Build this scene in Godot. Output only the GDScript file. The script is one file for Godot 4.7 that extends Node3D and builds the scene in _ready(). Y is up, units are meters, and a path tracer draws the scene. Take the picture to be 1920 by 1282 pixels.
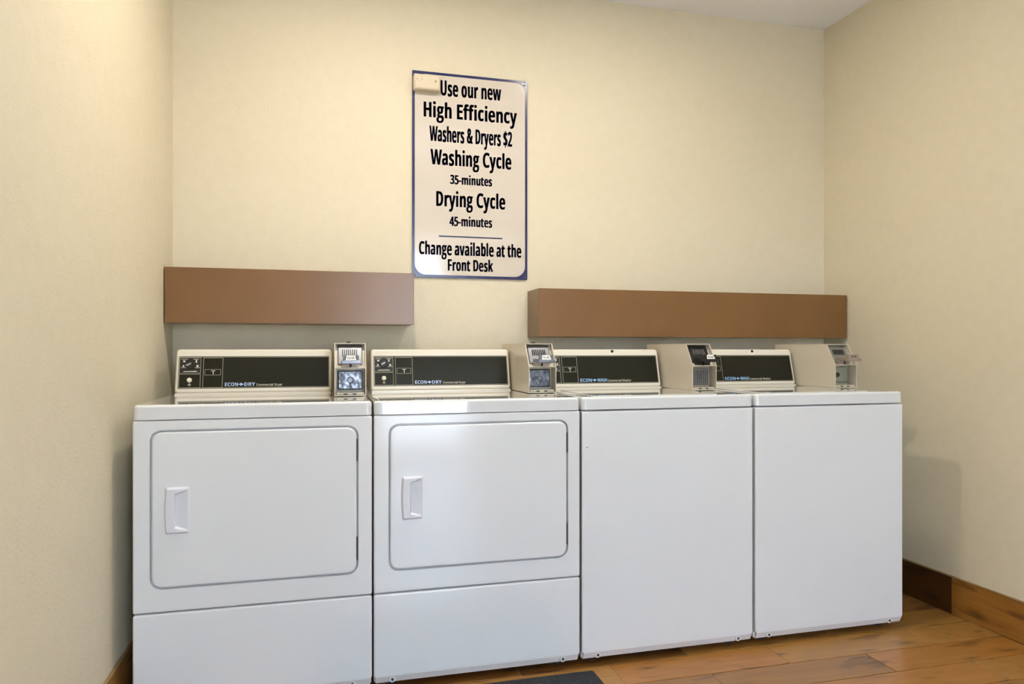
extends Node3D
# A hotel guest laundry: two coin dryers and two coin washers along the back wall of a narrow room.
# x runs along the back wall, y is up, the room lies in -z in front of the camera. Units are metres.

const XL := -0.595
const XR := 2.468
const ZB := -3.085      # back wall
const ZF := 2.66        # wall with the glazed door, behind the camera
const H := 2.711
const FRONT := -2.241   # front faces of the machines

var M := {}
var shared := {}
var taken := {}

# ------------------------------------------------------------------ scene
func _ready() -> void:
	add_camera()
	add_sky()
	make_materials()
	add_structure()
	add_downlights()
	add_machines()
	add_wall_boxes()
	add_sign()
	add_alarm()
	add_mat()

func add_camera() -> void:
	var c := Camera3D.new()
	c.name = "camera"
	c.projection = Camera3D.PROJECTION_FRUSTUM
	c.near = 0.05
	c.far = 60.0
	c.size = 2.0 * 0.05 * 641.0 / 1321.0
	c.frustum_offset = Vector2(0, 0.05 * 14.0 / 1321.0)
	c.position = Vector3(0, 1.076, 0)
	c.rotation_degrees = Vector3(0, -14.79, 0)
	add_child(c)
	c.current = true

func add_sky() -> void:
	var e := Environment.new()
	e.background_mode = Environment.BG_SKY
	var s := ProceduralSkyMaterial.new()
	s.sky_top_color = Color(0.62, 0.74, 0.90)
	s.sky_horizon_color = Color(0.87, 0.915, 0.965)
	s.ground_horizon_color = Color(0.70, 0.69, 0.67)
	s.ground_bottom_color = Color(0.55, 0.54, 0.52)
	s.sun_angle_max = 1.0
	var sky := Sky.new()
	sky.sky_material = s
	e.sky = sky
	e.background_energy_multiplier = SKY_ENERGY
	e.tonemap_mode = Environment.TONE_MAPPER_LINEAR
	e.tonemap_exposure = EXPOSURE
	e.sdfgi_enabled = true
	e.ssao_enabled = true
	e.ssil_enabled = true
	var w := WorldEnvironment.new()
	w.name = "world_environment"
	w.environment = e
	add_child(w)
	# the sun stands to the side of the building: it lights the paving outside but does not shine in
	var sun := DirectionalLight3D.new()
	sun.name = "sun"
	sun.light_energy = SUN_ENERGY
	sun.light_color = Color(1.0, 0.97, 0.92)
	sun.light_angular_distance = 0.6
	sun.shadow_enabled = true
	sun.look_at_from_position(Vector3.ZERO, Vector3(-0.62, -0.78, 0.06), Vector3.UP)
	add_child(sun)

const SUN_ENERGY := 40.0
const SKY_ENERGY := 30.0
const EXPOSURE := 1.0
const LAMP_FRONT := [1.85, 1.1]
const FILL_UP := 1.1  # upward output of the added fill light
const FILL_DOWN := 0.25
const LAMP_COLOR := Color(1.0, 0.965, 0.905)
const FILL_COLOR := Color(0.95, 0.98, 1.0)

# ------------------------------------------------------------------ materials
func mat(called: String, c: Color, rough: float, metal := 0.0, spec := 0.5) -> StandardMaterial3D:
	var m := StandardMaterial3D.new()
	m.resource_name = called
	m.albedo_color = c
	m.roughness = rough
	m.metallic = metal
	m.metallic_specular = spec
	M[called] = m
	return m

func c8(r: int, g: int, b: int) -> Color:
	return Color(r / 255.0, g / 255.0, b / 255.0)

func noise(sd: int, freq: float, octaves := 4) -> FastNoiseLite:
	var n := FastNoiseLite.new()
	n.seed = sd
	n.noise_type = FastNoiseLite.TYPE_SIMPLEX_SMOOTH
	n.frequency = freq
	n.fractal_octaves = octaves
	return n

func noise_tex(sd: int, freq: float, lo: Color, hi: Color, normal := false, bump := 1.0, octaves := 4) -> NoiseTexture2D:
	var t := NoiseTexture2D.new()
	t.width = 512
	t.height = 512
	t.seamless = true
	t.noise = noise(sd, freq, octaves)
	if normal:
		t.as_normal_map = true
		t.bump_strength = bump
	else:
		var g := Gradient.new()
		g.set_color(0, lo)
		g.set_color(1, hi)
		t.color_ramp = g
	return t

func make_materials() -> void:
	var wall := mat("wall_paint", Color.WHITE, 0.6, 0.0, 0.4)
	wall.albedo_texture = noise_tex(11, 0.012, c8(216, 207, 182), c8(220, 210, 186), false, 1.0, 5)
	wall.normal_enabled = true
	wall.normal_texture = noise_tex(5, 0.06, Color.BLACK, Color.WHITE, true, 2.2, 3)
	wall.normal_scale = 0.3
	wall.uv1_triplanar = true
	wall.uv1_world_triplanar = true
	wall.uv1_scale = Vector3(2.3, 2.3, 2.3)
	mat("ceiling_paint", c8(242, 243, 247), 0.8)
	mat("enamel", c8(226, 228, 229), 0.12, 0.0, 0.5)
	var top := mat("enamel_top", c8(222, 224, 225), 0.06, 0.0, 0.5)
	top.clearcoat_enabled = true
	top.clearcoat = 1.0
	top.clearcoat_roughness = 0.03
	mat("enamel_warm_lit", c8(218, 211, 196), 0.22, 0.0, 0.5)  # white enamel tinted with the warm light of lamps and wall
	mat("case_enamel", c8(198, 189, 170), 0.25, 0.0, 0.5)
	mat("handle_plastic", c8(219, 221, 227), 0.35)
	mat("under_dark", c8(42, 40, 38), 0.7)
	mat("seam_dark", c8(60, 60, 58), 0.8)
	mat("hinge_dark", c8(58, 57, 54), 0.5)
	mat("panel_glass", c8(34, 34, 26), 0.2, 0.0, 0.32)
	mat("panel_black", c8(28, 24, 20), 0.3)
	mat("outline", c8(150, 146, 128), 0.4)
	mat("print_pale", c8(205, 200, 182), 0.5)
	mat("logo_pale", c8(168, 186, 222), 0.5)
	mat("logo_blue", c8(142, 180, 222), 0.5)
	mat("chrome", c8(146, 148, 154), 0.2, 1.0)
	var vc := mat("vault_chrome", Color.WHITE, 0.24, 1.0)
	vc.albedo_texture = noise_tex(41, 0.012, c8(66, 70, 78), c8(132, 136, 146), false, 1.0, 4)
	vc.normal_enabled = true
	vc.normal_texture = noise_tex(42, 0.012, Color.BLACK, Color.WHITE, true, 4.0, 2)
	vc.normal_scale = 0.5
	vc.uv1_triplanar = true
	vc.uv1_scale = Vector3(5, 5, 5)
	mat("steel", c8(112, 116, 124), 0.28, 1.0)
	mat("steel_dark", c8(96, 96, 96), 0.4, 0.8)
	mat("slide_black", c8(24, 23, 24), 0.35)
	mat("slide_grey", c8(150, 138, 126), 0.4, 0.3)
	mat("vault_grey", c8(132, 130, 122), 0.45, 0.3)
	mat("vault_green", c8(140, 146, 132), 0.4, 0.3)
	mat("tag_white", c8(232, 232, 228), 0.5)
	mat("print_dark", c8(40, 40, 44), 0.6)
	mat("button_cream", c8(222, 216, 196), 0.3)
	mat("sign_navy", c8(32, 36, 86), 0.22)
	mat("sign_white", c8(206, 197, 185), 0.1)
	mat("sign_print", c8(30, 32, 74), 0.3)
	mat("alarm_beige", c8(208, 195, 170), 0.5)
	mat("alarm_dark", c8(70, 58, 44), 0.6)  # dark brown of the slots
	var br := mat("brown_paint", Color.WHITE, 0.29, 0.0, 0.5)
	br.albedo_texture = noise_tex(31, 0.006, c8(113, 80, 43), c8(120, 86, 48), false, 1.0, 4)
	br.uv1_triplanar = true
	br.uv1_world_triplanar = true
	mat("grout", c8(176, 152, 118), 0.8)
	mat("cap_strip", c8(150, 122, 78), 0.5)
	mat("concrete", c8(180, 178, 172), 0.9)
	mat("aluminium", c8(170, 172, 174), 0.35, 0.9)
	mat("lamp_trim", c8(235, 233, 228), 0.5)
	var gl := mat("door_glass", Color(0.9, 0.95, 0.95, 0.08), 0.02)
	gl.transparency = BaseMaterial3D.TRANSPARENCY_ALPHA
	var lens := mat("lamp_lens", c8(250, 246, 236), 0.4)
	lens.emission_enabled = true
	lens.emission = LAMP_COLOR
	lens.emission_energy_multiplier = 6.0
	var pl := mat("fill_lens", c8(248, 249, 250), 0.4)  # glowing faces of the added fill light
	pl.emission_enabled = true
	pl.emission = FILL_COLOR
	pl.emission_energy_multiplier = 3.0
	mat("white_paint", c8(238, 238, 238), 0.7)
	var ct := mat("carpet", Color.WHITE, 0.95, 0.0, 0.2)
	ct.albedo_texture = noise_tex(77, 0.16, c8(38, 40, 44), c8(82, 86, 92), false, 1.0, 2)
	ct.normal_enabled = true
	ct.normal_texture = noise_tex(78, 0.18, Color.BLACK, Color.WHITE, true, 6.0, 2)
	ct.uv1_triplanar = true
	ct.uv1_scale = Vector3(2, 2, 2)
	mat("rust", c8(128, 88, 66), 0.8)
	mat("rubber", c8(34, 34, 36), 0.7)
	# wood-look porcelain: four prints, each used by two tones of tile
	var tones := [Color(1, 1, 1), Color(0.90, 0.88, 0.86), Color(1.0, 0.94, 0.86), Color(0.82, 0.78, 0.74)]
	for k in 4:
		var tex := wood_print(100 + k * 13)
		for j in 2:
			var w := mat("wood_%d" % (k * 2 + j), tones[(k + j * 2) % 4], 0.3, 0.0, 0.5)
			w.albedo_texture = tex
	var dk := mat("wood_dark", c8(118, 104, 92), 0.3)
	dk.albedo_texture = M["wood_1"].albedo_texture
	var knotty := mat("wood_knot", Color(0.96, 0.90, 0.80), 0.3)
	knotty.albedo_texture = wood_print(171, 4)

func wood_print(sd: int, n_knots := 1) -> ImageTexture:
	# grain that runs along u, with a few smoky knots and dark streaks, as on the printed tiles
	var wd := 512
	var ht := 128
	var im := Image.create(wd, ht, false, Image.FORMAT_RGB8)
	var fine := noise(sd, 0.02, 4)
	var broad := noise(sd + 1, 0.006, 3)
	var smoke := noise(sd + 2, 0.0045, 3)
	var rng := RandomNumberGenerator.new()
	rng.seed = sd
	var knots := []
	for k in n_knots:
		knots.append(Vector3(rng.randf_range(20, wd - 20), rng.randf_range(10, ht - 10), rng.randf_range(7, 15)))
	var pale := Color(0.69, 0.51, 0.28)
	var mid := Color(0.55, 0.39, 0.18)
	var dark := Color(0.27, 0.18, 0.11)
	for y in ht:
		for x in wd:
			var bend := 0.0
			var knot := 0.0
			for q in knots:
				var dx: float = (x - q.x) / 3.0
				var dy: float = y - q.y
				var d: float = sqrt(dx * dx + dy * dy) / q.z
				bend += exp(-d * d * 0.5) * dy * 0.6
				knot = maxf(knot, exp(-d * d * 1.6))
			var g := fine.get_noise_2d(x * 0.35, (y - bend) * 4.0) * 0.5 + 0.5
			var b := broad.get_noise_2d(x * 0.6, (y - bend) * 3.0) * 0.5 + 0.5
			var s := smoke.get_noise_2d(x * 0.7 + 500.0, y * 3.0)
			var c := pale.lerp(mid, clampf(g * 0.55 + b * 0.6, 0, 1))
			c = c.lerp(dark, clampf((s - 0.22) * 1.7, 0.0, 0.6))
			c = c.lerp(dark, knot * 0.7 * (0.5 + 0.5 * g))
			im.set_pixel(x, y, c)
	return ImageTexture.create_from_image(im)

# ------------------------------------------------------------------ mesh helpers
func begin() -> SurfaceTool:
	var st := SurfaceTool.new()
	st.begin(Mesh.PRIMITIVE_TRIANGLES)
	return st

func tri(st: SurfaceTool, p: Array, n: Array, uv: Array) -> void:
	var g: Vector3 = (p[1] - p[0]).cross(p[2] - p[0])
	if g.length_squared() < 1e-18:
		return
	var order := [0, 2, 1] if g.dot(n[0] + n[1] + n[2]) > 0 else [0, 1, 2]
	for k in order:
		st.set_normal(n[k])
		st.set_uv(uv[k])
		st.add_vertex(p[k])

func quad(st: SurfaceTool, p: Array, n: Array, uv: Array) -> void:
	tri(st, [p[0], p[1], p[2]], [n[0], n[1], n[2]], [uv[0], uv[1], uv[2]])
	tri(st, [p[0], p[2], p[3]], [n[0], n[2], n[3]], [uv[0], uv[2], uv[3]])

func flat(st: SurfaceTool, p: Array, n: Vector3) -> void:
	var uv := [Vector2(0, 0), Vector2(1, 0), Vector2(1, 1), Vector2(0, 1)]
	quad(st, p, [n, n, n, n], uv)

func rr(w: float, h: float, r: float, inset: float, seg: int) -> Array:
	# the points and outward normals of a rounded rectangle about the origin
	var hw := w / 2 - inset
	var hh := h / 2 - inset
	var rad := minf(maxf(r - inset, 0.0002), minf(hw, hh))
	var pts := PackedVector2Array()
	var nrm := PackedVector2Array()
	for k in 4:
		var sx := 1.0 if k == 0 or k == 3 else -1.0
		var sy := 1.0 if k < 2 else -1.0
		for j in seg + 1:
			var a := (k + float(j) / seg) * PI / 2
			var d := Vector2(cos(a), sin(a))
			pts.append(Vector2(sx * (hw - rad), sy * (hh - rad)) + d * rad)
			nrm.append(d)
	return [pts, nrm]

# lofts a rounded rectangle along local z: prof holds [inset, z, outward normal, z normal]
func loft(st: SurfaceTool, xf: Transform3D, w: float, h: float, r: float, prof: Array, cap0 := true, cap1 := true, seg := 4) -> void:
	var rings := []
	for q in prof:
		rings.append(rr(w, h, r, q[0], seg))
	var n := 4 * (seg + 1)
	for i in prof.size() - 1:
		var a = prof[i]
		var b = prof[i + 1]
		if is_equal_approx(a[0], b[0]) and is_equal_approx(a[1], b[1]):
			continue
		for k in n:
			var k2 := (k + 1) % n
			var p := []
			var nn := []
			var uv := []
			for t in [[i, k], [i, k2], [i + 1, k2], [i + 1, k]]:
				var q = prof[t[0]]
				var pt: Vector2 = rings[t[0]][0][t[1]]
				var nv: Vector2 = rings[t[0]][1][t[1]]
				p.append(xf * Vector3(pt.x, pt.y, q[1]))
				nn.append((xf.basis * Vector3(nv.x * q[2], nv.y * q[2], q[3])).normalized())
				uv.append(Vector2(pt.x / w + 0.5, 0.5 - pt.y / h))
			quad(st, p, nn, uv)
	if cap0:
		cap(st, xf, rings[0][0], prof[0][1], -1.0, w, h)
	if cap1:
		cap(st, xf, rings[-1][0], prof[-1][1], 1.0, w, h)

func cap(st: SurfaceTool, xf: Transform3D, pts: PackedVector2Array, z: float, s: float, w: float, h: float) -> void:
	var nv := (xf.basis * Vector3(0, 0, s)).normalized()
	var c := xf * Vector3(0, 0, z)
	for k in pts.size():
		var a := pts[k]
		var b := pts[(k + 1) % pts.size()]
		tri(st, [c, xf * Vector3(a.x, a.y, z), xf * Vector3(b.x, b.y, z)], [nv, nv, nv], [Vector2(0.5, 0.5), Vector2(a.x / w + 0.5, 0.5 - a.y / h), Vector2(b.x / w + 0.5, 0.5 - b.y / h)])

func slab_prof(z0: float, z1: float, b: float, steps := 3) -> Array:
	var out := [[0.0, z0, 1.0, 0.0]]
	for k in steps + 1:
		var a := PI / 2 * k / steps
		out.append([b - b * cos(a), z1 - b + b * sin(a), cos(a), sin(a)])
	return out

func pill_prof(z0: float, z1: float, b: float, steps := 2) -> Array:
	var out := []
	for k in steps + 1:
		var a := PI / 2 * (1.0 - float(k) / steps)
		out.append([b - b * cos(a), z0 + b - b * sin(a), cos(a), -sin(a)])
	for k in steps + 1:
		var a := PI / 2 * k / steps
		out.append([b - b * cos(a), z1 - b + b * sin(a), cos(a), sin(a)])
	return out

func box(st: SurfaceTool, lo: Vector3, hi: Vector3, b := 0.0) -> void:
	var mid := (lo + hi) / 2
	var s := hi - lo
	if b <= 0.0:
		var c := []
		for k in 8:
			c.append(Vector3(hi.x if k & 1 else lo.x, hi.y if k & 2 else lo.y, hi.z if k & 4 else lo.z))
		for f in [[0, 1, 3, 2, Vector3(0, 0, -1)], [4, 5, 7, 6, Vector3(0, 0, 1)], [0, 1, 5, 4, Vector3(0, -1, 0)], [2, 3, 7, 6, Vector3(0, 1, 0)], [0, 2, 6, 4, Vector3(-1, 0, 0)], [1, 3, 7, 5, Vector3(1, 0, 0)]]:
			flat(st, [c[f[0]], c[f[1]], c[f[2]], c[f[3]]], f[4])
		return
	loft(st, Transform3D(Basis(), mid), s.x, s.y, b, pill_prof(-s.z / 2, s.z / 2, b), true, true, 2)

# a convex (z, y) outline drawn out along x
func prism(st: SurfaceTool, poly: Array, x0: float, x1: float) -> void:
	var mid := Vector2.ZERO
	for p in poly:
		mid += p / poly.size()
	for k in poly.size():
		var a: Vector2 = poly[k]
		var b: Vector2 = poly[(k + 1) % poly.size()]
		var d := (b - a).normalized()
		var n2 := Vector2(d.y, -d.x)
		if n2.dot((a + b) / 2 - mid) < 0:
			n2 = -n2
		flat(st, [Vector3(x0, a.y, a.x), Vector3(x1, a.y, a.x), Vector3(x1, b.y, b.x), Vector3(x0, b.y, b.x)], Vector3(0, n2.y, n2.x))
		for s in [[x0, -1.0], [x1, 1.0]]:
			var n := Vector3(s[1], 0, 0)
			tri(st, [Vector3(s[0], mid.y, mid.x), Vector3(s[0], a.y, a.x), Vector3(s[0], b.y, b.x)], [n, n, n], [Vector2.ZERO, Vector2.ZERO, Vector2.ZERO])

# turns a profile of [radius, height] about the local z axis
func lathe(st: SurfaceTool, xf: Transform3D, prof: Array, seg := 24) -> void:
	for i in prof.size() - 1:
		var a := Vector2(prof[i][0], prof[i][1])
		var b := Vector2(prof[i + 1][0], prof[i + 1][1])
		var d := (b - a).normalized()
		var nr := Vector2(d.y, -d.x)
		for k in seg:
			var p := []
			var n := []
			for t in [[a, k], [a, k + 1], [b, k + 1], [b, k]]:
				var an: float = TAU * t[1] / seg
				p.append(xf * Vector3(t[0].x * cos(an), t[0].x * sin(an), t[0].y))
				n.append((xf.basis * Vector3(nr.x * cos(an), nr.x * sin(an), nr.y)).normalized())
			quad(st, p, n, [Vector2.ZERO, Vector2.ZERO, Vector2.ZERO, Vector2.ZERO])

func obj(called: String, st: SurfaceTool, m: String, parent: Node = null) -> MeshInstance3D:
	var o := MeshInstance3D.new()
	o.mesh = st.commit()
	return put(called, o, m, parent)

func put(called: String, o: MeshInstance3D, m: String, parent: Node = null) -> MeshInstance3D:
	o.name = called if parent else numbered(called)
	o.material_override = M[m]
	(parent if parent else self).add_child(o, true)
	return o

func numbered(called: String) -> String:
	taken[called] = taken.get(called, -1) + 1
	return called if taken[called] == 0 else "%s_%03d" % [called, taken[called]]

func thing(called: String, at: Vector3, label: String, category: String, group := "") -> Node3D:
	var o := Node3D.new()
	o.name = numbered(called)
	o.position = at
	add_child(o)
	tag(o, label, category, group)
	return o

func tag(o: Node, label: String, category: String, group := "") -> void:
	o.set_meta("label", label)
	o.set_meta("category", category)
	if group:
		o.set_meta("group", group)

func structure(o: Node, label := "") -> void:
	o.set_meta("kind", "structure")
	if label:
		o.set_meta("label", label)

func at(x: float, y: float, z: float) -> Transform3D:
	return Transform3D(Basis(), Vector3(x, y, z))

# lettering fitted between x0 and x1, standing on y0 with capitals up to y1, facing local z
func letters(words: String, xf: Transform3D, x0: float, x1: float, y0: float, y1: float, m: String, parent: Node, bold := true, deep := 0.0006, heavy := 0.0) -> MeshInstance3D:
	var key := [words, bold, heavy]
	if not shared.has(key):
		var f := SystemFont.new()
		f.font_names = PackedStringArray(["Droid Sans"])
		f.font_weight = 700 if bold else 400
		var made := []
		for s in [words, "H"]:
			var t := TextMesh.new()
			t.text = s
			t.font = f
			t.font_size = 64
			t.pixel_size = 0.01
			t.curve_step = 1.5
			t.depth = 0.02
			made.append(t)
		shared[key] = made
	var tm: TextMesh = shared[key][0]
	var box_t := tm.get_aabb()
	var box_h: AABB = shared[key][1].get_aabb()
	var sx := (x1 - x0) / box_t.size.x
	var sy := (y1 - y0) / box_h.size.y
	var o := MeshInstance3D.new()
	# heavier strokes: the same outline laid down again a little to either side
	var shifts := [0.0] if heavy <= 0.0 else [-heavy, 0.0, heavy]
	sx = (x1 - x0 - 2.0 * heavy) / box_t.size.x
	var st := begin()
	for d in shifts:
		st.append_from(tm, 0, Transform3D(Basis.from_scale(Vector3(sx, sy, deep / 0.02)), Vector3(x0 + heavy + d - box_t.position.x * sx, y0 - box_h.position.y * sy, deep / 2)))
	o.mesh = st.commit()
	o.transform = xf
	return put("lettering", o, m, parent)

# ------------------------------------------------------------------ the room
func add_structure() -> void:
	var T := 0.12
	var st := begin()
	box(st, Vector3(XL - T, -0.1, ZB - T), Vector3(XR + T, H + 0.05, ZB))
	structure(obj("wall_back", st, "wall_paint"), "cream painted back wall")
	st = begin()
	box(st, Vector3(XL - T, -0.1, ZB), Vector3(XL, H + 0.05, ZF))
	structure(obj("wall_left", st, "wall_paint"), "cream painted side wall")
	st = begin()
	box(st, Vector3(XR, -0.1, ZB), Vector3(XR + T, H + 0.05, ZF))
	structure(obj("wall_right", st, "wall_paint"), "cream painted side wall")
	st = begin()
	box(st, Vector3(XL - T, H, ZB - T), Vector3(XR + T, H + 0.12, ZF + T))
	structure(obj("ceiling", st, "ceiling_paint"), "plain white ceiling")
	# the wall behind the camera, with the opening of the glazed door
	var dx0 := 0.50
	var dx1 := 1.46
	var dh := 2.35
	st = begin()
	box(st, Vector3(XL - T, -0.1, ZF), Vector3(dx0, H + 0.05, ZF + T))
	box(st, Vector3(dx1, -0.1, ZF), Vector3(XR + T, H + 0.05, ZF + T))
	box(st, Vector3(dx0, dh, ZF), Vector3(dx1, H + 0.05, ZF + T))
	structure(obj("wall_front", st, "white_paint"), "white painted wall with a glazed door")
	var d := Node3D.new()
	d.name = "door_1"
	d.position = Vector3(dx0, 0, ZF + 0.05)
	add_child(d)
	structure(d, "glazed metal door letting in daylight")
	var dw := dx1 - dx0
	st = begin()
	box(st, Vector3(0, 0, -0.02), Vector3(0.05, dh, 0.02), 0.003)
	box(st, Vector3(dw - 0.05, 0, -0.02), Vector3(dw, dh, 0.02), 0.003)
	box(st, Vector3(0.05, dh - 0.05, -0.02), Vector3(dw - 0.05, dh, 0.02), 0.003)
	box(st, Vector3(0.05, 0.0, -0.02), Vector3(dw - 0.05, 0.10, 0.02), 0.003)
	obj("door_frame", st, "aluminium", d)
	st = begin()
	box(st, Vector3(0.05, 0.10, -0.003), Vector3(dw - 0.05, dh - 0.05, 0.003))
	obj("pane", st, "door_glass", d)
	st = begin()
	box(st, Vector3(0.06, 0.95, -0.07), Vector3(0.085, 1.25, -0.045), 0.004)
	box(st, Vector3(0.064, 0.97, -0.05), Vector3(0.08, 0.99, -0.015))
	box(st, Vector3(0.064, 1.21, -0.05), Vector3(0.08, 1.23, -0.015))
	obj("door_handle", st, "aluminium", d)
	st = begin()
	box(st, Vector3(-14, -0.2, ZF + T), Vector3(16, -0.02, 26))
	structure(obj("floor_outside", st, "concrete"), "pale concrete paving outside the door")
	add_floor()
	add_baseboards()

func wood_name(k: int) -> String:
	return "wood_%d" % (absi(k) % 8)

func tile_mesh(w: float, h: float, d: float) -> ArrayMesh:
	# a tile w along x, h along y, with its face at z = 0 and eased edges
	var key := "tile %.3f %.3f" % [w, h]
	if not shared.has(key):
		var st := begin()
		loft(st, Transform3D(), w, h, 0.001, slab_prof(-d, 0.0, 0.0012, 1), true, true, 1)
		shared[key] = st.commit()
	return shared[key]

func add_floor() -> void:
	var st := begin()
	box(st, Vector3(XL - 0.12, -0.12, ZB - 0.12), Vector3(XR + 0.12, -0.0025, ZF + 0.12))
	var fl := obj("floor", st, "grout")
	structure(fl, "wood-look porcelain plank floor in a half bond")
	var pitch := 0.145
	var length := 0.611
	var rng := RandomNumberGenerator.new()
	rng.seed = 42
	var pick := {"0 2": "wood_5", "0 1": "wood_0", "1 1": "wood_1", "2 2": "wood_5", "2 1": "wood_4", "1 0": "wood_7", "0 0": "wood_4", "-1 1": "wood_5"}  # lighter tiles chosen toward the right stand in for missing light
	for row in range(-5, 17):
		# row 0 lies with its back edge just under the machines' fronts
		var z0 := -2.238 + row * pitch
		var z1 := z0 + pitch
		if z1 < ZB + 0.02:
			continue
		z0 = maxf(z0, ZB)
		var shift := 0.931 if posmod(row, 2) == 0 else 1.234
		for col in range(-4, 4):
			var x0 := shift + col * length
			var x1 := x0 + length
			if x1 < XL + 0.01 or x0 > XR - 0.01:
				continue
			x0 = maxf(x0, XL)
			x1 = minf(x1, XR)
			var o := MeshInstance3D.new()
			o.mesh = tile_mesh(x1 - x0 - 0.003, z1 - z0 - 0.003, 0.006)
			var turn := 0.0 if rng.randf() < 0.5 or x1 - x0 < length - 0.01 else PI
			o.transform = Transform3D(Basis(Vector3(0, 1, 0), turn) * Basis(Vector3(1, 0, 0), -PI / 2), Vector3((x0 + x1) / 2, 0, (z0 + z1) / 2))
			var kind := wood_name(rng.randi_range(0, 7))
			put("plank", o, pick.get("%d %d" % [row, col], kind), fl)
	# beyond the planks that can be told apart the same tile goes on under the camera
	st = begin()
	box(st, Vector3(XL, -0.0025, -2.238 + 17 * pitch), Vector3(XR, 0.0, ZF))
	var rest := obj("floor_rear", st, "wood_0")
	structure(rest, "wood-look porcelain floor towards the door")

func add_baseboards() -> void:
	# cut planks set on edge along both side walls, with a thin cap strip
	for side in [-1.0, 1.0]:
		var wall_x := XL if side < 0 else XR
		var st := begin()
		var x_in: float = wall_x - side * 0.0105
		box(st, Vector3(minf(wall_x, x_in), 0.1505, ZB), Vector3(maxf(wall_x, x_in), 0.1555, ZF), 0.002)
		var x_back: float = wall_x - side * 0.003
		box(st, Vector3(minf(wall_x, x_back), 0.0, ZB), Vector3(maxf(wall_x, x_back), 0.1505, ZF))
		var b := obj("baseboard_left" if side < 0 else "baseboard_right", st, "cap_strip")
		structure(b, "baseboard of wood-look porcelain tiles")
		var joint := -2.315 if side > 0 else -2.05
		for k in range(-2, 8):
			var z0 := maxf(joint + k * 0.611, ZB)
			var z1 := minf(joint + (k + 1) * 0.611, ZF)
			if z1 - z0 < 0.03:
				continue
			var o := MeshInstance3D.new()
			o.mesh = tile_mesh(z1 - z0 - 0.002, 0.1485, 0.006)
			o.transform = Transform3D(Basis(Vector3(0, 1, 0), -side * PI / 2), Vector3(wall_x - side * 0.009, 0.0755, (z0 + z1) / 2))
			var kind := wood_name(k * 3 + 1)
			if side < 0:
				kind = "wood_0"
			if side > 0 and k == -1:
				kind = "wood_dark"
			elif side > 0 and k == 0:
				kind = "wood_knot"
			put("tile", o, kind, b)

# ------------------------------------------------------------------ lamps
func add_downlights() -> void:
	var spots := [[0.20, -2.06, "recessed ceiling downlight above the dryers"], [1.24, -2.06, "recessed ceiling downlight above the washers"]]
	for k in 2:
		var s: Array = spots[k]
		var t := thing("ceiling_light", Vector3(s[0], H, s[1]), s[2], "light", "recessed downlights")
		var down := Transform3D(Basis(Vector3(1, 0, 0), PI / 2), Vector3.ZERO)
		var st := begin()
		lathe(st, down, [[0.0, 0.0], [0.095, 0.0], [0.095, 0.004], [0.088, 0.010], [0.074, 0.010], [0.070, 0.004]])
		obj("trim_ring", st, "lamp_trim", t)
		st = begin()
		lathe(st, down, [[0.070, 0.004], [0.055, 0.008], [0.03, 0.010], [0.0, 0.0105]])
		obj("lens", st, "lamp_lens", t)
		lamp(t, Vector2(0.12, 0.12), Vector3(0, -0.014, 0), LAMP_COLOR, LAMP_FRONT[k])
	# unseen fill light, added to brighten ceiling and walls, shining mostly upward
	var p := thing("fill_light", Vector3(0.94, 1.98, -0.55), "added unseen fill light, a slim white bar on two rods", "light")
	var st := begin()
	box(st, Vector3(-0.61, 0.0, -0.10), Vector3(0.61, 0.045, 0.10), 0.004)
	obj("housing", st, "lamp_trim", p)
	for face in [[0.044, 0.047], [-0.002, 0.001]]:
		st = begin()
		box(st, Vector3(-0.59, face[0], -0.085), Vector3(0.59, face[1], 0.085))
		obj("diffuser", st, "fill_lens", p)
	for rx in [-0.5, 0.5]:
		st = begin()
		lathe(st, Transform3D(Basis(Vector3(1, 0, 0), -PI / 2), Vector3(rx, 0.047, 0)), [[0.004, 0.0], [0.004, H - 1.98 - 0.047]], 10)
		obj("rod", st, "lamp_trim", p)
	lamp(p, Vector2(1.16, 0.16), Vector3(0, 0.051, 0), FILL_COLOR, FILL_UP, 90.0)
	lamp(p, Vector2(1.16, 0.16), Vector3(0, -0.006, 0), FILL_COLOR, FILL_DOWN)

func lamp(t: Node3D, size: Vector2, where: Vector3, c: Color, energy: float, pitch := -90.0) -> void:
	var l := AreaLight3D.new()
	l.name = "glow"
	l.area_size = size
	l.area_range = 12.0
	l.area_attenuation = 2.0
	l.light_color = c
	l.light_energy = energy
	l.shadow_enabled = true
	l.position = where
	l.rotation_degrees = Vector3(pitch, 0, 0)
	t.add_child(l)

# ------------------------------------------------------------------ machines
func add_machines() -> void:
	# [kind, left edge, width, label]
	machine("dryer", -0.5396, 0.679, "white coin dryer in the corner, with a side wall close on its one side", 0)
	machine("dryer", 0.1444, 0.685, "white coin dryer standing between another dryer and a washer", 1)
	machine("washer", 0.8372, 0.657, "white top-loading coin washer with black coin slide, next to a dryer", 2)
	machine("washer", 1.5036, 0.647, "white top-loading coin washer with grey coin slide, at the end of the row", 3)

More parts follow.
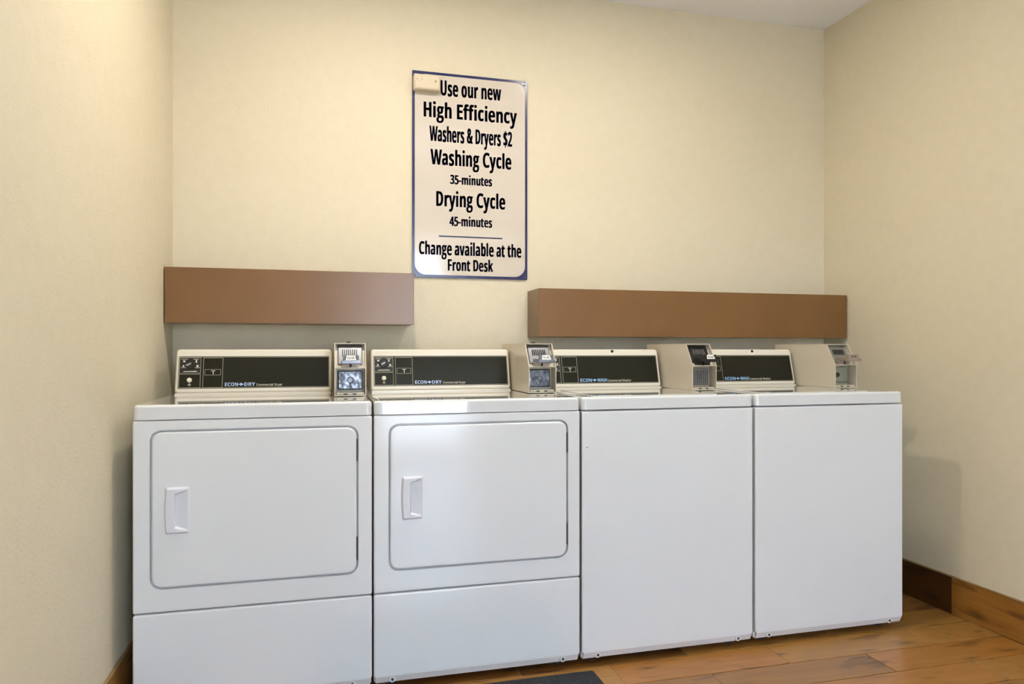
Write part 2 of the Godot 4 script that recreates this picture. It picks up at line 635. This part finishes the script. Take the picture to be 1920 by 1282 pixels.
func machine(kind: String, x: float, w: float, label: String, k: int) -> void:
	var t := thing("clothes_" + kind if kind == "dryer" else "washing_machine", Vector3(x, 0, FRONT), label, kind, "coin laundry machines")
	var depth := 0.711
	# cabinet behind the front sheets
	var st := begin()
	box(st, Vector3(0.001, 0.026, -depth), Vector3(w - 0.001, 0.868, -0.016), 0.004)
	obj("cabinet", st, "enamel", t)
	for fx in [0.06, w - 0.06]:
		for fz in [-0.07, -depth + 0.07]:
			st = begin()
			lathe(st, Transform3D(Basis(Vector3(1, 0, 0), -PI / 2), Vector3(fx, 0, fz)), [[0.0, 0.0], [0.02, 0.0], [0.02, 0.012], [0.009, 0.014], [0.009, 0.027]], 14)
			obj("foot", st, "under_dark", t)
	# worktop, dished inside a rounded rim
	st = begin()
	var prof := slab_prof(0.0, 0.0435, 0.009, 4)
	prof.append_array([[0.013, 0.0435, 0.0, 1.0], [0.017, 0.0431, -0.15, 1.0], [0.021, 0.0427, -0.05, 1.0], [0.024, 0.0426, 0.0, 1.0]])
	loft(st, Transform3D(Basis(Vector3(1, 0, 0), -PI / 2), Vector3(w / 2, 0.8715, -depth / 2)), w, depth, 0.016, prof, true, true, 5)
	obj("worktop", st, "enamel_top", t)
	var low := 0.309 if kind == "dryer" else 0.868
	# lowest sheet with its folded-back foot strip
	st = begin()
	loft(st, at(w / 2, (0.047 + low - 0.0015) / 2, -0.016), w, low - 0.0015 - 0.047, 0.007, slab_prof(0.0, 0.016, 0.006), true, true, 4)
	obj("lower_panel" if kind == "dryer" else "front_panel", st, "enamel", t)
	st = begin()
	prism(st, [Vector2(-0.0005, 0.0535), Vector2(-0.0005, 0.0480), Vector2(-0.011, 0.026), Vector2(-0.016, 0.024), Vector2(-0.03, 0.024), Vector2(-0.03, 0.0535)], 0.006, w - 0.006)
	obj("foot_strip", st, "enamel", t)
	for fx in [0.058, w - 0.060]:
		st = begin()
		# a dimpled tab that holds the screw upright in the sloping strip
		lathe(st, at(fx, 0.0365, -0.0022), [[0.0115, -0.0085], [0.0100, -0.0015], [0.0088, 0.0], [0.0, 0.0]], 20)
		var tab := obj("screw_tab", st, "enamel", t)
		st = begin()
		lathe(st, at(fx, 0.0365, -0.0024), [[0.0046, 0.0], [0.0046, 0.0010], [0.003, 0.0016], [0.0, 0.0016]], 14)
		obj("screw", st, "hinge_dark", tab)
	if kind == "dryer":
		dryer_front(t, w, low)
	else:
		washer_lid(t, w)
	if k == 2:
		# a small rusty chip in the enamel
		st = begin()
		loft(st, at(0.0178, 0.744, 0.0) * Transform3D(Basis(Vector3(0, 0, 1), 0.5), Vector3.ZERO), 0.006, 0.0028, 0.0012, slab_prof(-0.001, 0.0002, 0.0001, 1), true, true, 2)
		obj("chip", st, "rust", t)
	control_panel(t, w, kind, k)
	coin_box(t, w, k)

func dryer_front(t: Node3D, w: float, low: float) -> void:
	var y0 := low + 0.0015
	var y1 := 0.8695
	var dx0 := 0.044
	var dx1 := w - 0.041
	var dy0 := 0.376
	var dy1 := 0.842
	var mid := Vector2((dx0 + dx1) / 2, (dy0 + dy1) / 2)
	# front sheet with a rounded opening
	var st := begin()
	var c := Vector2(w / 2, (y0 + y1) / 2)
	loft(st, at(c.x, c.y, -0.016), w, y1 - y0, 0.007, slab_prof(0.0, 0.016, 0.006), false, false, 6)
	var outer: Array = rr(w, y1 - y0, 0.007, 0.006, 6)
	var n := Vector3(0, 0, 1)
	var count: int = outer[0].size()
	var wide := dx1 - dx0
	var tall := dy1 - dy0
	for k in count:
		var k2 := (k + 1) % count
		var inner: Array = rr(wide, tall, 0.034, 0.0, 6)
		var a: Vector2 = outer[0][k] + c
		var b: Vector2 = outer[0][k2] + c
		var e: Vector2 = inner[0][k2] + mid
		var f: Vector2 = inner[0][k] + mid
		flat(st, [Vector3(a.x, a.y, 0), Vector3(b.x, b.y, 0), Vector3(e.x, e.y, 0), Vector3(f.x, f.y, 0)], n)
	var hole := [[0.0, 0.0, -0.5, 0.8], [0.0018, -0.0018, -1.0, 0.2], [0.0018, -0.0155, -1.0, 0.0]]
	loft(st, at(mid.x, mid.y, 0), wide, tall, 0.034, hole, false, true, 6)
	obj("front_panel", st, "enamel", t)
	# door
	st = begin()
	loft(st, at(mid.x, mid.y, -0.0145), wide - 0.013, tall - 0.013, 0.029, slab_prof(0.0, 0.0165, 0.006, 4), true, true, 6)
	var d := obj("door", st, "enamel", t)
	for hy in [[0.729, 0.797], [0.421, 0.492]]:
		st = begin()
		box(st, Vector3(dx1 - 0.0062, hy[0], -0.014), Vector3(dx1 - 0.0022, hy[1], -0.0005), 0.001)
		obj("hinge", st, "hinge_dark", d)
	handle(d, Vector3(dx0 + 0.0445, 0.538, 0.002))

func handle(d: Node3D, o: Vector3) -> void:
	# a grip that swells towards the left and a finger pocket that opens to the right
	var w := 0.064
	var h := 0.137
	var st := begin()
	var height := func(u: float, v: float) -> float:
		var edge := minf(minf(u, 1.0 - u) * w, minf(v, 1.0 - v) * h)
		var z := 0.0105 * smoothstep(0.0, 0.006, edge) * lerpf(1.0, 0.42, smoothstep(0.45, 1.0, u))
		var slant := 0.075 * (1.0 - clampf((u - 0.42) / 0.5, 0.0, 1.0)) + 0.06
		var side := smoothstep(0.40, 0.46, u) * (1.0 - smoothstep(0.95, 0.985, u))
		var ends := smoothstep(slant, slant + 0.03, v) * (1.0 - smoothstep(0.97 - slant, 1.0 - slant, v))
		return z - side * ends * (z + 0.0 - lerpf(0.0006, 0.0035, smoothstep(0.5, 0.98, u)))
	var cs := 40
	var rs := 60
	for i in cs:
		for j in rs:
			var p := []
			var nn := []
			for q in [[i, j], [i + 1, j], [i + 1, j + 1], [i, j + 1]]:
				var u := float(q[0]) / cs
				var v := float(q[1]) / rs
				var bow := -0.0045 * (1.0 - pow(2.0 * v - 1.0, 2.0)) * (1.0 - u)
				p.append(o + Vector3(u * w + bow, v * h, height.call(u, v)))
				var gx: float = (height.call(minf(u + 0.008, 1), v) - height.call(maxf(u - 0.008, 0), v)) / (0.016 * w)
				var gy: float = (height.call(u, minf(v + 0.006, 1)) - height.call(u, maxf(v - 0.006, 0))) / (0.012 * h)
				nn.append(Vector3(-gx, -gy, 1.0).normalized())
			quad(st, p, nn, [Vector2.ZERO, Vector2.ZERO, Vector2.ZERO, Vector2.ZERO])
	obj("handle", st, "handle_plastic", d)

func washer_lid(t: Node3D, w: float) -> void:
	var st := begin()
	loft(st, Transform3D(Basis(Vector3(1, 0, 0), -PI / 2), Vector3(w / 2 - 0.03, 0.9136, -0.225)), w - 0.17, 0.37, 0.02, slab_prof(0.0, 0.0025, 0.001, 2), true, true, 4)
	obj("lid", st, "enamel_top", t)

# the sloping face: local x along the machine, y up the slope, z out of it
func slope() -> Transform3D:
	var a := atan2(0.04, 0.155)
	return Transform3D(Basis(Vector3(1, 0, 0), -a), Vector3(0, 0.9215, -0.469))

func bars(st: SurfaceTool, r: Array, thick: float, z: float) -> void:
	# a thin raised outline: r = [x0, y0, x1, y1]
	var h := thick / 2
	box(st, Vector3(r[0] - h, r[1] - h, 0), Vector3(r[2] + h, r[1] + h, z))
	box(st, Vector3(r[0] - h, r[3] - h, 0), Vector3(r[2] + h, r[3] + h, z))
	box(st, Vector3(r[0] - h, r[1] + h, 0), Vector3(r[0] + h, r[3] - h, z))
	box(st, Vector3(r[2] - h, r[1] + h, 0), Vector3(r[2] + h, r[3] - h, z))

func control_panel(t: Node3D, w: float, kind: String, k: int) -> void:
	var off := 0.0 if kind == "dryer" else -0.018
	var x0 := 0.021 + off
	var x1 := w - 0.118 if kind == "dryer" else w - 0.127
	var sl := slope()
	var st := begin()
	var pw := x1 - x0
	loft(st, sl * at((x0 + x1) / 2, 0.0805, -0.06), pw, 0.163, 0.013, slab_prof(0.0, 0.06, 0.009, 4), true, true, 5)
	box(st, Vector3(x0 + 0.004, 0.913, -0.700), Vector3(x1 - 0.004, 1.074, -0.535), 0.006)
	box(st, Vector3(x0 + 0.002, 0.912, -0.60), Vector3(x1 - 0.002, 0.9205, -0.4655), 0.002)
	var p := obj("control_panel", st, "enamel_warm_lit", t)
	# dark printed glass, set a little into a raised rim
	var bx0 := x0 + 0.0095
	var bx1 := x1 - 0.0095
	st = begin()
	loft(st, sl * at((bx0 + bx1) / 2, 0.0745, -0.002), bx1 - bx0, 0.119, 0.003, slab_prof(0.0, 0.0024, 0.0006, 1), true, true, 3)
	obj("glass_panel", st, "panel_glass", p)
	var add := func(called: String, s: SurfaceTool, m: String) -> void:
		var o := obj(called, s, m, p)
		o.transform = sl * at(0, 0, 0.0004)
	st = begin()
	bars(st, [bx0 + 0.0024, 0.0178, bx1 - 0.0024, 0.1305], 0.0014, 0.0006)
	bars(st, [0.0342 + off, 0.0720, 0.1046 + off, 0.1288], 0.0014, 0.0007)
	bars(st, [0.0342 + off, 0.0190, 0.1046 + off, 0.0680], 0.0014, 0.0007)
	bars(st, [0.1136 + off, 0.0188, 0.1784 + off, 0.1276], 0.0014, 0.0007)
	bars(st, [0.1190 + off, 0.0643, 0.1716 + off, 0.0851], 0.0012, 0.0007)
	add.call("outline", st, "outline")
	st = begin()
	box(st, Vector3(0.0352 + off, 0.0730, 0), Vector3(0.1036 + off, 0.1278, 0.0003))
	add.call("dial_plate", st, "panel_black")
	# marks round the dial and in the small box
	var mk := func(a: float, b: float, c: float, d: float) -> void:
		var ms := begin()
		box(ms, Vector3(a + off, b, 0), Vector3(c + off, d, 0.0007))
		add.call("marking", ms, "print_pale")
	mk.call(0.0385, 0.1226, 0.062, 0.1240)
	mk.call(0.0785, 0.1226, 0.098, 0.1240)
	mk.call(0.0380, 0.0915, 0.056, 0.0927)
	mk.call(0.0850, 0.0915, 0.1025, 0.0927)
	mk.call(0.0480, 0.0768, 0.092, 0.0796)
	mk.call(0.0455, 0.1125, 0.053, 0.1185)
	mk.call(0.0870, 0.1105, 0.0915, 0.1205)
	mk.call(0.0445, 0.0945, 0.050, 0.1010)
	mk.call(0.0905, 0.0945, 0.097, 0.1015)
	mk.call(0.1400, 0.0790, 0.1535, 0.0812)
	mk.call(0.1456, 0.0672, 0.1482, 0.0780)
	st = begin()
	var knob := at(0.0680 + off, 0.1010, 0.0)
	lathe(st, knob, [[0.0145, 0.0], [0.0145, 0.004], [0.013, 0.0055], [0.0, 0.0055]], 22)
	add.call("dial_base", st, "panel_black")
	st = begin()
	loft(st, at(0.0665 + off, 0.1010, 0.005) * Transform3D(Basis(Vector3(0, 0, 1), 0.45), Vector3.ZERO), 0.021, 0.0085, 0.004, slab_prof(0.0, 0.012, 0.0025), true, true, 3)
	add.call("dial_knob", st, "chrome")
	st = begin()
	lathe(st, at(0.0690 + off, 0.0460, 0.0), [[0.0088, 0.0], [0.0088, 0.003], [0.0072, 0.0065], [0.004, 0.0085], [0.0, 0.009]], 20)
	add.call("push_button", st, "button_cream")
	st = begin()
	loft(st, at(0.0693 + off, 0.0298, 0.0) * Transform3D(Basis(Vector3(0, 0, 1), PI / 4), Vector3.ZERO), 0.0085, 0.0085, 0.0006, slab_prof(0.0, 0.0006, 0.0002, 1), true, true, 1)
	add.call("symbol", st, "outline")
	# maker's name and the words after it
	var lx := 0.1875 + off
	var logo := "logo_pale" if kind == "dryer" else "logo_blue"
	var up := sl * at(0, 0, 0.0004)
	var last := "DRY" if kind == "dryer" else "WASH"
	var lw := 0.103 if kind == "dryer" else 0.117
	letters("ECON", up, lx, lx + lw * 0.43, 0.0228, 0.0358, logo, p)
	letters(last, up, lx + lw * 0.64, lx + lw, 0.0228, 0.0358, logo, p)
	st = begin()
	loft(st, at(lx + lw * 0.535, 0.0293, 0.0) * Transform3D(Basis(Vector3(0, 0, 1), PI / 4), Vector3.ZERO), 0.0088, 0.0088, 0.001, slab_prof(0.0, 0.0006, 0.0002, 1), true, true, 2)
	box(st, Vector3(lx + lw * 0.44, 0.0282, 0), Vector3(lx + lw * 0.485, 0.0304, 0.0006))
	box(st, Vector3(lx + lw * 0.585, 0.0282, 0), Vector3(lx + lw * 0.63, 0.0304, 0.0006))
	add.call("emblem", st, logo)
	letters("Commercial Dryer" if kind == "dryer" else "Commercial Washer", up, lx + lw + 0.004, lx + lw + (0.094 if kind == "dryer" else 0.108), 0.0226, 0.0312, "print_pale", p, false)
	if kind == "washer":
		st = begin()
		lathe(st, at(0.322, 0.1515, 0.0), [[0.0062, -0.004], [0.0062, 0.0006], [0.0, 0.0008]], 16)
		add.call("plug", st, "panel_black")

func coin_box(t: Node3D, w: float, k: int) -> void:
	var xa := w - 0.111
	var xb := w - 0.005
	var th := 0.0028
	var yb := 0.916
	var ym := 1.0140
	var yt := 1.0985
	var zf := -0.239
	var zt := -0.291
	var zk := -0.643
	# side cheeks, roof, back, floor, shelf, and the plates at the back of both recesses
	var st := begin()
	var cheek := [Vector2(zf, yb), Vector2(zf, ym), Vector2(zt, yt), Vector2(zk, yt), Vector2(zk, yb)]
	prism(st, cheek, xa, xa + th)
	prism(st, cheek, xb - th, xb)
	box(st, Vector3(xa + th, yt - th, zk), Vector3(xb - th, yt, zt))
	box(st, Vector3(xa + th, yb, zk), Vector3(xb - th, yt - th, zk + th))
	box(st, Vector3(xa + th, yb, zk + th), Vector3(xb - th, yb + 0.004, zf))
	box(st, Vector3(xa + th, ym - 0.0035, zf - 0.06), Vector3(xb - th, ym, zf))
	# inner frame round the vault door
	box(st, Vector3(xa + th, yb + 0.004, zf - 0.06), Vector3(xb - th, ym - 0.0035, zf - 0.052))
	# sloping inner plate of the upper recess
	prism(st, [Vector2(zf - 0.022, ym), Vector2(zf - 0.03, ym), Vector2(zt - 0.03, yt - th), Vector2(zt - 0.022, yt - th)], xa + th, xb - th)
	# lip under the vault
	box(st, Vector3(xa + 0.006, yb + 0.004, zf - 0.045), Vector3(xb - 0.006, yb + 0.012, zf - 0.005), 0.002)
	var c := obj("coin_box", st, "case_enamel", t)
	var xc := (xa + xb) / 2
	if k < 2:
		st = begin()
		box(st, Vector3(xc - 0.010, yt, -0.36), Vector3(xc + 0.004, yt + 0.006, -0.345), 0.001)
		obj("lock_tab", st, "hinge_dark", c)
	# vault door
	var vm: String = ["vault_chrome", "vault_chrome", "vault_grey", "vault_green"][k]
	st = begin()
	var vy := (yb + 0.012 + ym - 0.0035) / 2
	loft(st, at(xc, vy, zf - 0.052), 0.084, 0.066, 0.003, slab_prof(0.0, 0.014, 0.004, 2), true, true, 2)
	var v := obj("vault_door", st, vm, c)
	if k == 2:
		st = begin()
		for j in 9:
			var gx := xc - 0.034 + j * 0.0085
			box(st, Vector3(gx - 0.0018, vy - 0.027, zf - 0.039), Vector3(gx + 0.0018, vy + 0.024, zf - 0.0355), 0.0006)
		obj("grille_ribs", st, "steel_dark", c)
	st = begin()
	var lx := xc if k < 3 else xc - 0.012
	lathe(st, at(lx, vy, zf - 0.038), [[0.0105, 0.0], [0.0105, 0.003], [0.008, 0.0045], [0.0065, 0.0045], [0.006, 0.002], [0.0, 0.002]], 18)
	obj("lock", st, "steel" if k != 3 else "hinge_dark", c)
	st = begin()
	for j in [-0.016, 0.014]:
		box(st, Vector3(xc + j - 0.006, yb + 0.0045, zf - 0.0055), Vector3(xc + j + 0.006, yb + 0.0085, zf - 0.0042))
	obj("vent_slot", st, "under_dark", c)
	# coin chute: plate, coin ribs, slide and price tag
	var plate_m: String = ["chrome", "chrome", "slide_black", "vault_grey"][k]
	var slide_m: String = ["steel", "steel", "slide_black", "slide_grey"][k]
	var ang := atan2(zf - zt, yt - ym)
	var up := Transform3D(Basis(Vector3(1, 0, 0), -ang), Vector3(xc, (ym + yt) / 2, (zf + zt) / 2 - 0.022))
	st = begin()
	loft(st, up, 0.084, 0.080, 0.004, slab_prof(-0.002, 0.006, 0.003, 2), true, true, 2)
	obj("chute_plate", st, plate_m, c)
	st = begin()
	for j in 8:
		var gx := -0.025 + j * 0.0068
		box(st, Vector3(gx - 0.0013, -0.006, 0.0055), Vector3(gx + 0.0013, 0.018, 0.0095), 0.0005)
	var ribs := obj("coin_ribs", st, "under_dark" if k < 2 else ("chrome" if k == 2 else "under_dark"), c)
	ribs.transform = up
	# the slide stands straight out of the plate
	var sy := 1.0395
	st = begin()
	box(st, Vector3(xc - 0.026, sy - 0.010, zf - 0.030), Vector3(xc + 0.026, sy + 0.003, -0.195), 0.0015)
	box(st, Vector3(xc - 0.032, sy - 0.012, -0.205), Vector3(xc + 0.032, sy - 0.001, -0.186), 0.002)
	prism(st, [Vector2(-0.204, sy - 0.002), Vector2(-0.190, sy - 0.002), Vector2(-0.199, sy + 0.0165), Vector2(-0.204, sy + 0.0165)], xc - 0.026, xc + 0.026)
	obj("coin_slide", st, slide_m, c)
	st = begin()
	for j in [-1.0, 1.0]:
		box(st, Vector3(xc + j * 0.0165 - 0.0135, ym, zf - 0.030), Vector3(xc + j * 0.0165 + 0.0135, ym + 0.016, zf - 0.008), 0.0015)
	obj("slide_support", st, "slide_grey" if k != 2 else "slide_black", c)
	var ta := atan2(0.009, 0.0185)
	var tagx := Transform3D(Basis(Vector3(1, 0, 0), -ta), Vector3(xc, sy - 0.001, -0.1899))
	st = begin()
	var n := Vector3(0, 0, 1)
	flat(st, [Vector3(-0.0175, 0.001, 0.0006), Vector3(0.0175, 0.001, 0.0006), Vector3(0.0135, 0.0185, 0.0006), Vector3(-0.0135, 0.0185, 0.0006)], n)
	flat(st, [Vector3(-0.0175, 0.001, 0), Vector3(0.0175, 0.001, 0), Vector3(0.0175, 0.001, 0.0006), Vector3(-0.0175, 0.001, 0.0006)], Vector3(0, -1, 0))
	flat(st, [Vector3(-0.0135, 0.0185, 0), Vector3(0.0135, 0.0185, 0), Vector3(0.0135, 0.0185, 0.0006), Vector3(-0.0135, 0.0185, 0.0006)], Vector3(0, 1, 0))
	flat(st, [Vector3(-0.0175, 0.001, 0), Vector3(-0.0135, 0.0185, 0), Vector3(-0.0135, 0.0185, 0.0006), Vector3(-0.0175, 0.001, 0.0006)], Vector3(-1, 0.2, 0))
	flat(st, [Vector3(0.0175, 0.001, 0), Vector3(0.0135, 0.0185, 0), Vector3(0.0135, 0.0185, 0.0006), Vector3(0.0175, 0.001, 0.0006)], Vector3(1, 0.2, 0))
	var tg := obj("price_tag", st, "tag_white" if k != 3 else "slide_grey", c)
	tg.transform = tagx
	letters("$2.00", tagx * at(0, 0, 0.0006), -0.0115, 0.0115, 0.0055, 0.0135, "print_dark", c, true, 0.0004)

# ------------------------------------------------------------------ on the wall
func add_wall_boxes() -> void:
	for b in [[XL + 0.004, 0.351, 1.1775, 1.3895, "long brown painted box on the wall above the dryers"], [0.8875, 2.461, 1.1315, 1.341, "long brown painted box on the wall above the washers"]]:
		var t := thing("wall_box", Vector3((b[0] + b[1]) / 2, b[2], ZB), b[4], "wall box", "brown pipe covers")
		var hw: float = (b[1] - b[0]) / 2
		var h: float = b[3] - b[2]
		var st := begin()
		# face board over a top, a bottom and two ends
		box(st, Vector3(-hw, 0, 0.156), Vector3(hw, h, 0.174), 0.0016)
		obj("face_board", st, "brown_paint", t)
		st = begin()
		box(st, Vector3(-hw + 0.0005, h - 0.018, 0.0), Vector3(hw - 0.0005, h - 0.0005, 0.156))
		obj("top_board", st, "brown_paint", t)
		st = begin()
		box(st, Vector3(-hw + 0.0005, 0.0005, 0.0), Vector3(hw - 0.0005, 0.018, 0.156))
		obj("bottom_board", st, "brown_paint", t)
		for s in [-1.0, 1.0]:
			st = begin()
			var e: float = s * (hw - 0.0005)
			box(st, Vector3(minf(e, e - s * 0.018), 0.018, 0.0), Vector3(maxf(e, e - s * 0.018), h - 0.018, 0.156))
			obj("end_board", st, "brown_paint", t)

func add_sign() -> void:
	var x0 := 0.363
	var x1 := 0.8845
	var y0 := 1.3915
	var y1 := 2.293
	var t := thing("wall_sign", Vector3((x0 + x1) / 2, y0, ZB), "white laundry price sign with a navy border hung above the machines", "sign")
	var w := x1 - x0
	var h := y1 - y0
	var st := begin()
	loft(st, at(0, h / 2, 0.002), w, h, 0.002, slab_prof(0.0, 0.006, 0.0008, 1), true, true, 2)
	obj("board", st, "sign_navy", t)
	st = begin()
	loft(st, at(0, h / 2, 0.0075), w - 0.022, h - 0.024, 0.048, slab_prof(0.0, 0.0010, 0.0003, 1), true, true, 8)
	obj("white_field", st, "sign_white", t)
	var up := at(-(x0 + x1) / 2, -y0, 0.0085)
	for l in [["Use our new", 0.4869, 0.7623, 2.1937, 2.2594], ["High Efficiency", 0.4125, 0.8361, 2.0944, 2.1601], ["Washers & Dryers $2", 0.4375, 0.8131, 1.9907, 2.0561], ["Washing Cycle", 0.4422, 0.8094, 1.8880, 1.9544], ["35-minutes", 0.5296, 0.7199, 1.8066, 1.8468], ["Drying Cycle", 0.4676, 0.7811, 1.7064, 1.7717], ["45-minutes", 0.5265, 0.7204, 1.6218, 1.6634], ["Change available at the", 0.3920, 0.8559, 1.4920, 1.5483], ["Front Desk", 0.5191, 0.7253, 1.4239, 1.4743]]:
		letters(l[0], up, l[1], l[2], l[3], l[4], "sign_print", t, true, 0.0006, 0.0013)
	st = begin()
	box(st, Vector3(0.4798, 1.5714, 0), Vector3(0.7672, 1.5775, 0.0006))
	obj("rule", st, "sign_print", t).transform = up
	for s in [[x1 - 0.014, y1 - 0.014], [x1 - 0.012, y0 + 0.010], [x0 + 0.012, y0 + 0.010]]:
		st = begin()
		var rad := 0.0085 if s[1] > 2.0 else 0.0032
		lathe(st, at(s[0] - (x0 + x1) / 2, s[1] - y0, 0.008), [[rad, 0.0], [rad, 0.001], [rad * 0.6, 0.0026], [0.0, 0.003]], 16)
		obj("screw", st, "chrome", t)

func add_alarm() -> void:
	var t := thing("alarm_detector", Vector3(0.4243, 2.2003, ZB + 0.009), "small beige plastic alarm over the upper corner of the sign", "alarm")
	var st := begin()
	loft(st, at(0, 0.0345, 0.0), 0.116, 0.069, 0.006, slab_prof(0.0, 0.034, 0.012, 4), true, true, 4)
	obj("body", st, "alarm_beige", t)
	for q in [[-0.044, 0.0435, 0.0050], [-0.024, 0.0435, 0.0050]]:
		st = begin()
		box(st, Vector3(q[0] - q[2] / 2 - 0.0005, q[1] - 0.0012, 0.0335), Vector3(q[0] + q[2] / 2 + 0.0005, q[1] + 0.0012, 0.0343), 0.0003)
		obj("slot", st, "alarm_dark", t)
	st = begin()
	lathe(st, at(-0.034, 0.0430, 0.034), [[0.0085, 0.0], [0.0082, 0.0008], [0.0, 0.0010]], 24)
	obj("test_button", st, "alarm_beige", t)
	for j in 3:
		st = begin()
		var hw: float = [0.0032, 0.0046, 0.0036][j]
		box(st, Vector3(0.037 - hw, 0.0385 + (1 - j) * 0.0036 - 0.0010, 0.0335), Vector3(0.037 + hw, 0.0385 + (1 - j) * 0.0036 + 0.0010, 0.0343), 0.0003)
		obj("sounder_slot", st, "alarm_dark", t)
	st = begin()
	box(st, Vector3(-0.014, 0.0285, 0.0338), Vector3(0.030, 0.0295, 0.0346), 0.0003)
	obj("ridge", st, "alarm_beige", t)

func add_mat() -> void:
	var t := thing("floor_mat", Vector3(0.41, 0, -1.905), "charcoal carpet mat on the floor before a dryer", "mat")
	var st := begin()
	var flatx := Transform3D(Basis(Vector3(1, 0, 0), -PI / 2), Vector3.ZERO)
	loft(st, flatx, 0.906, 0.606, 0.01, slab_prof(0.0, 0.0055, 0.003, 2), true, true, 4)
	obj("rubber_backing", st, "rubber", t)
	st = begin()
	loft(st, flatx, 0.886, 0.586, 0.008, slab_prof(0.005, 0.0105, 0.003, 2), true, true, 4)
	obj("carpet_top", st, "carpet", t)
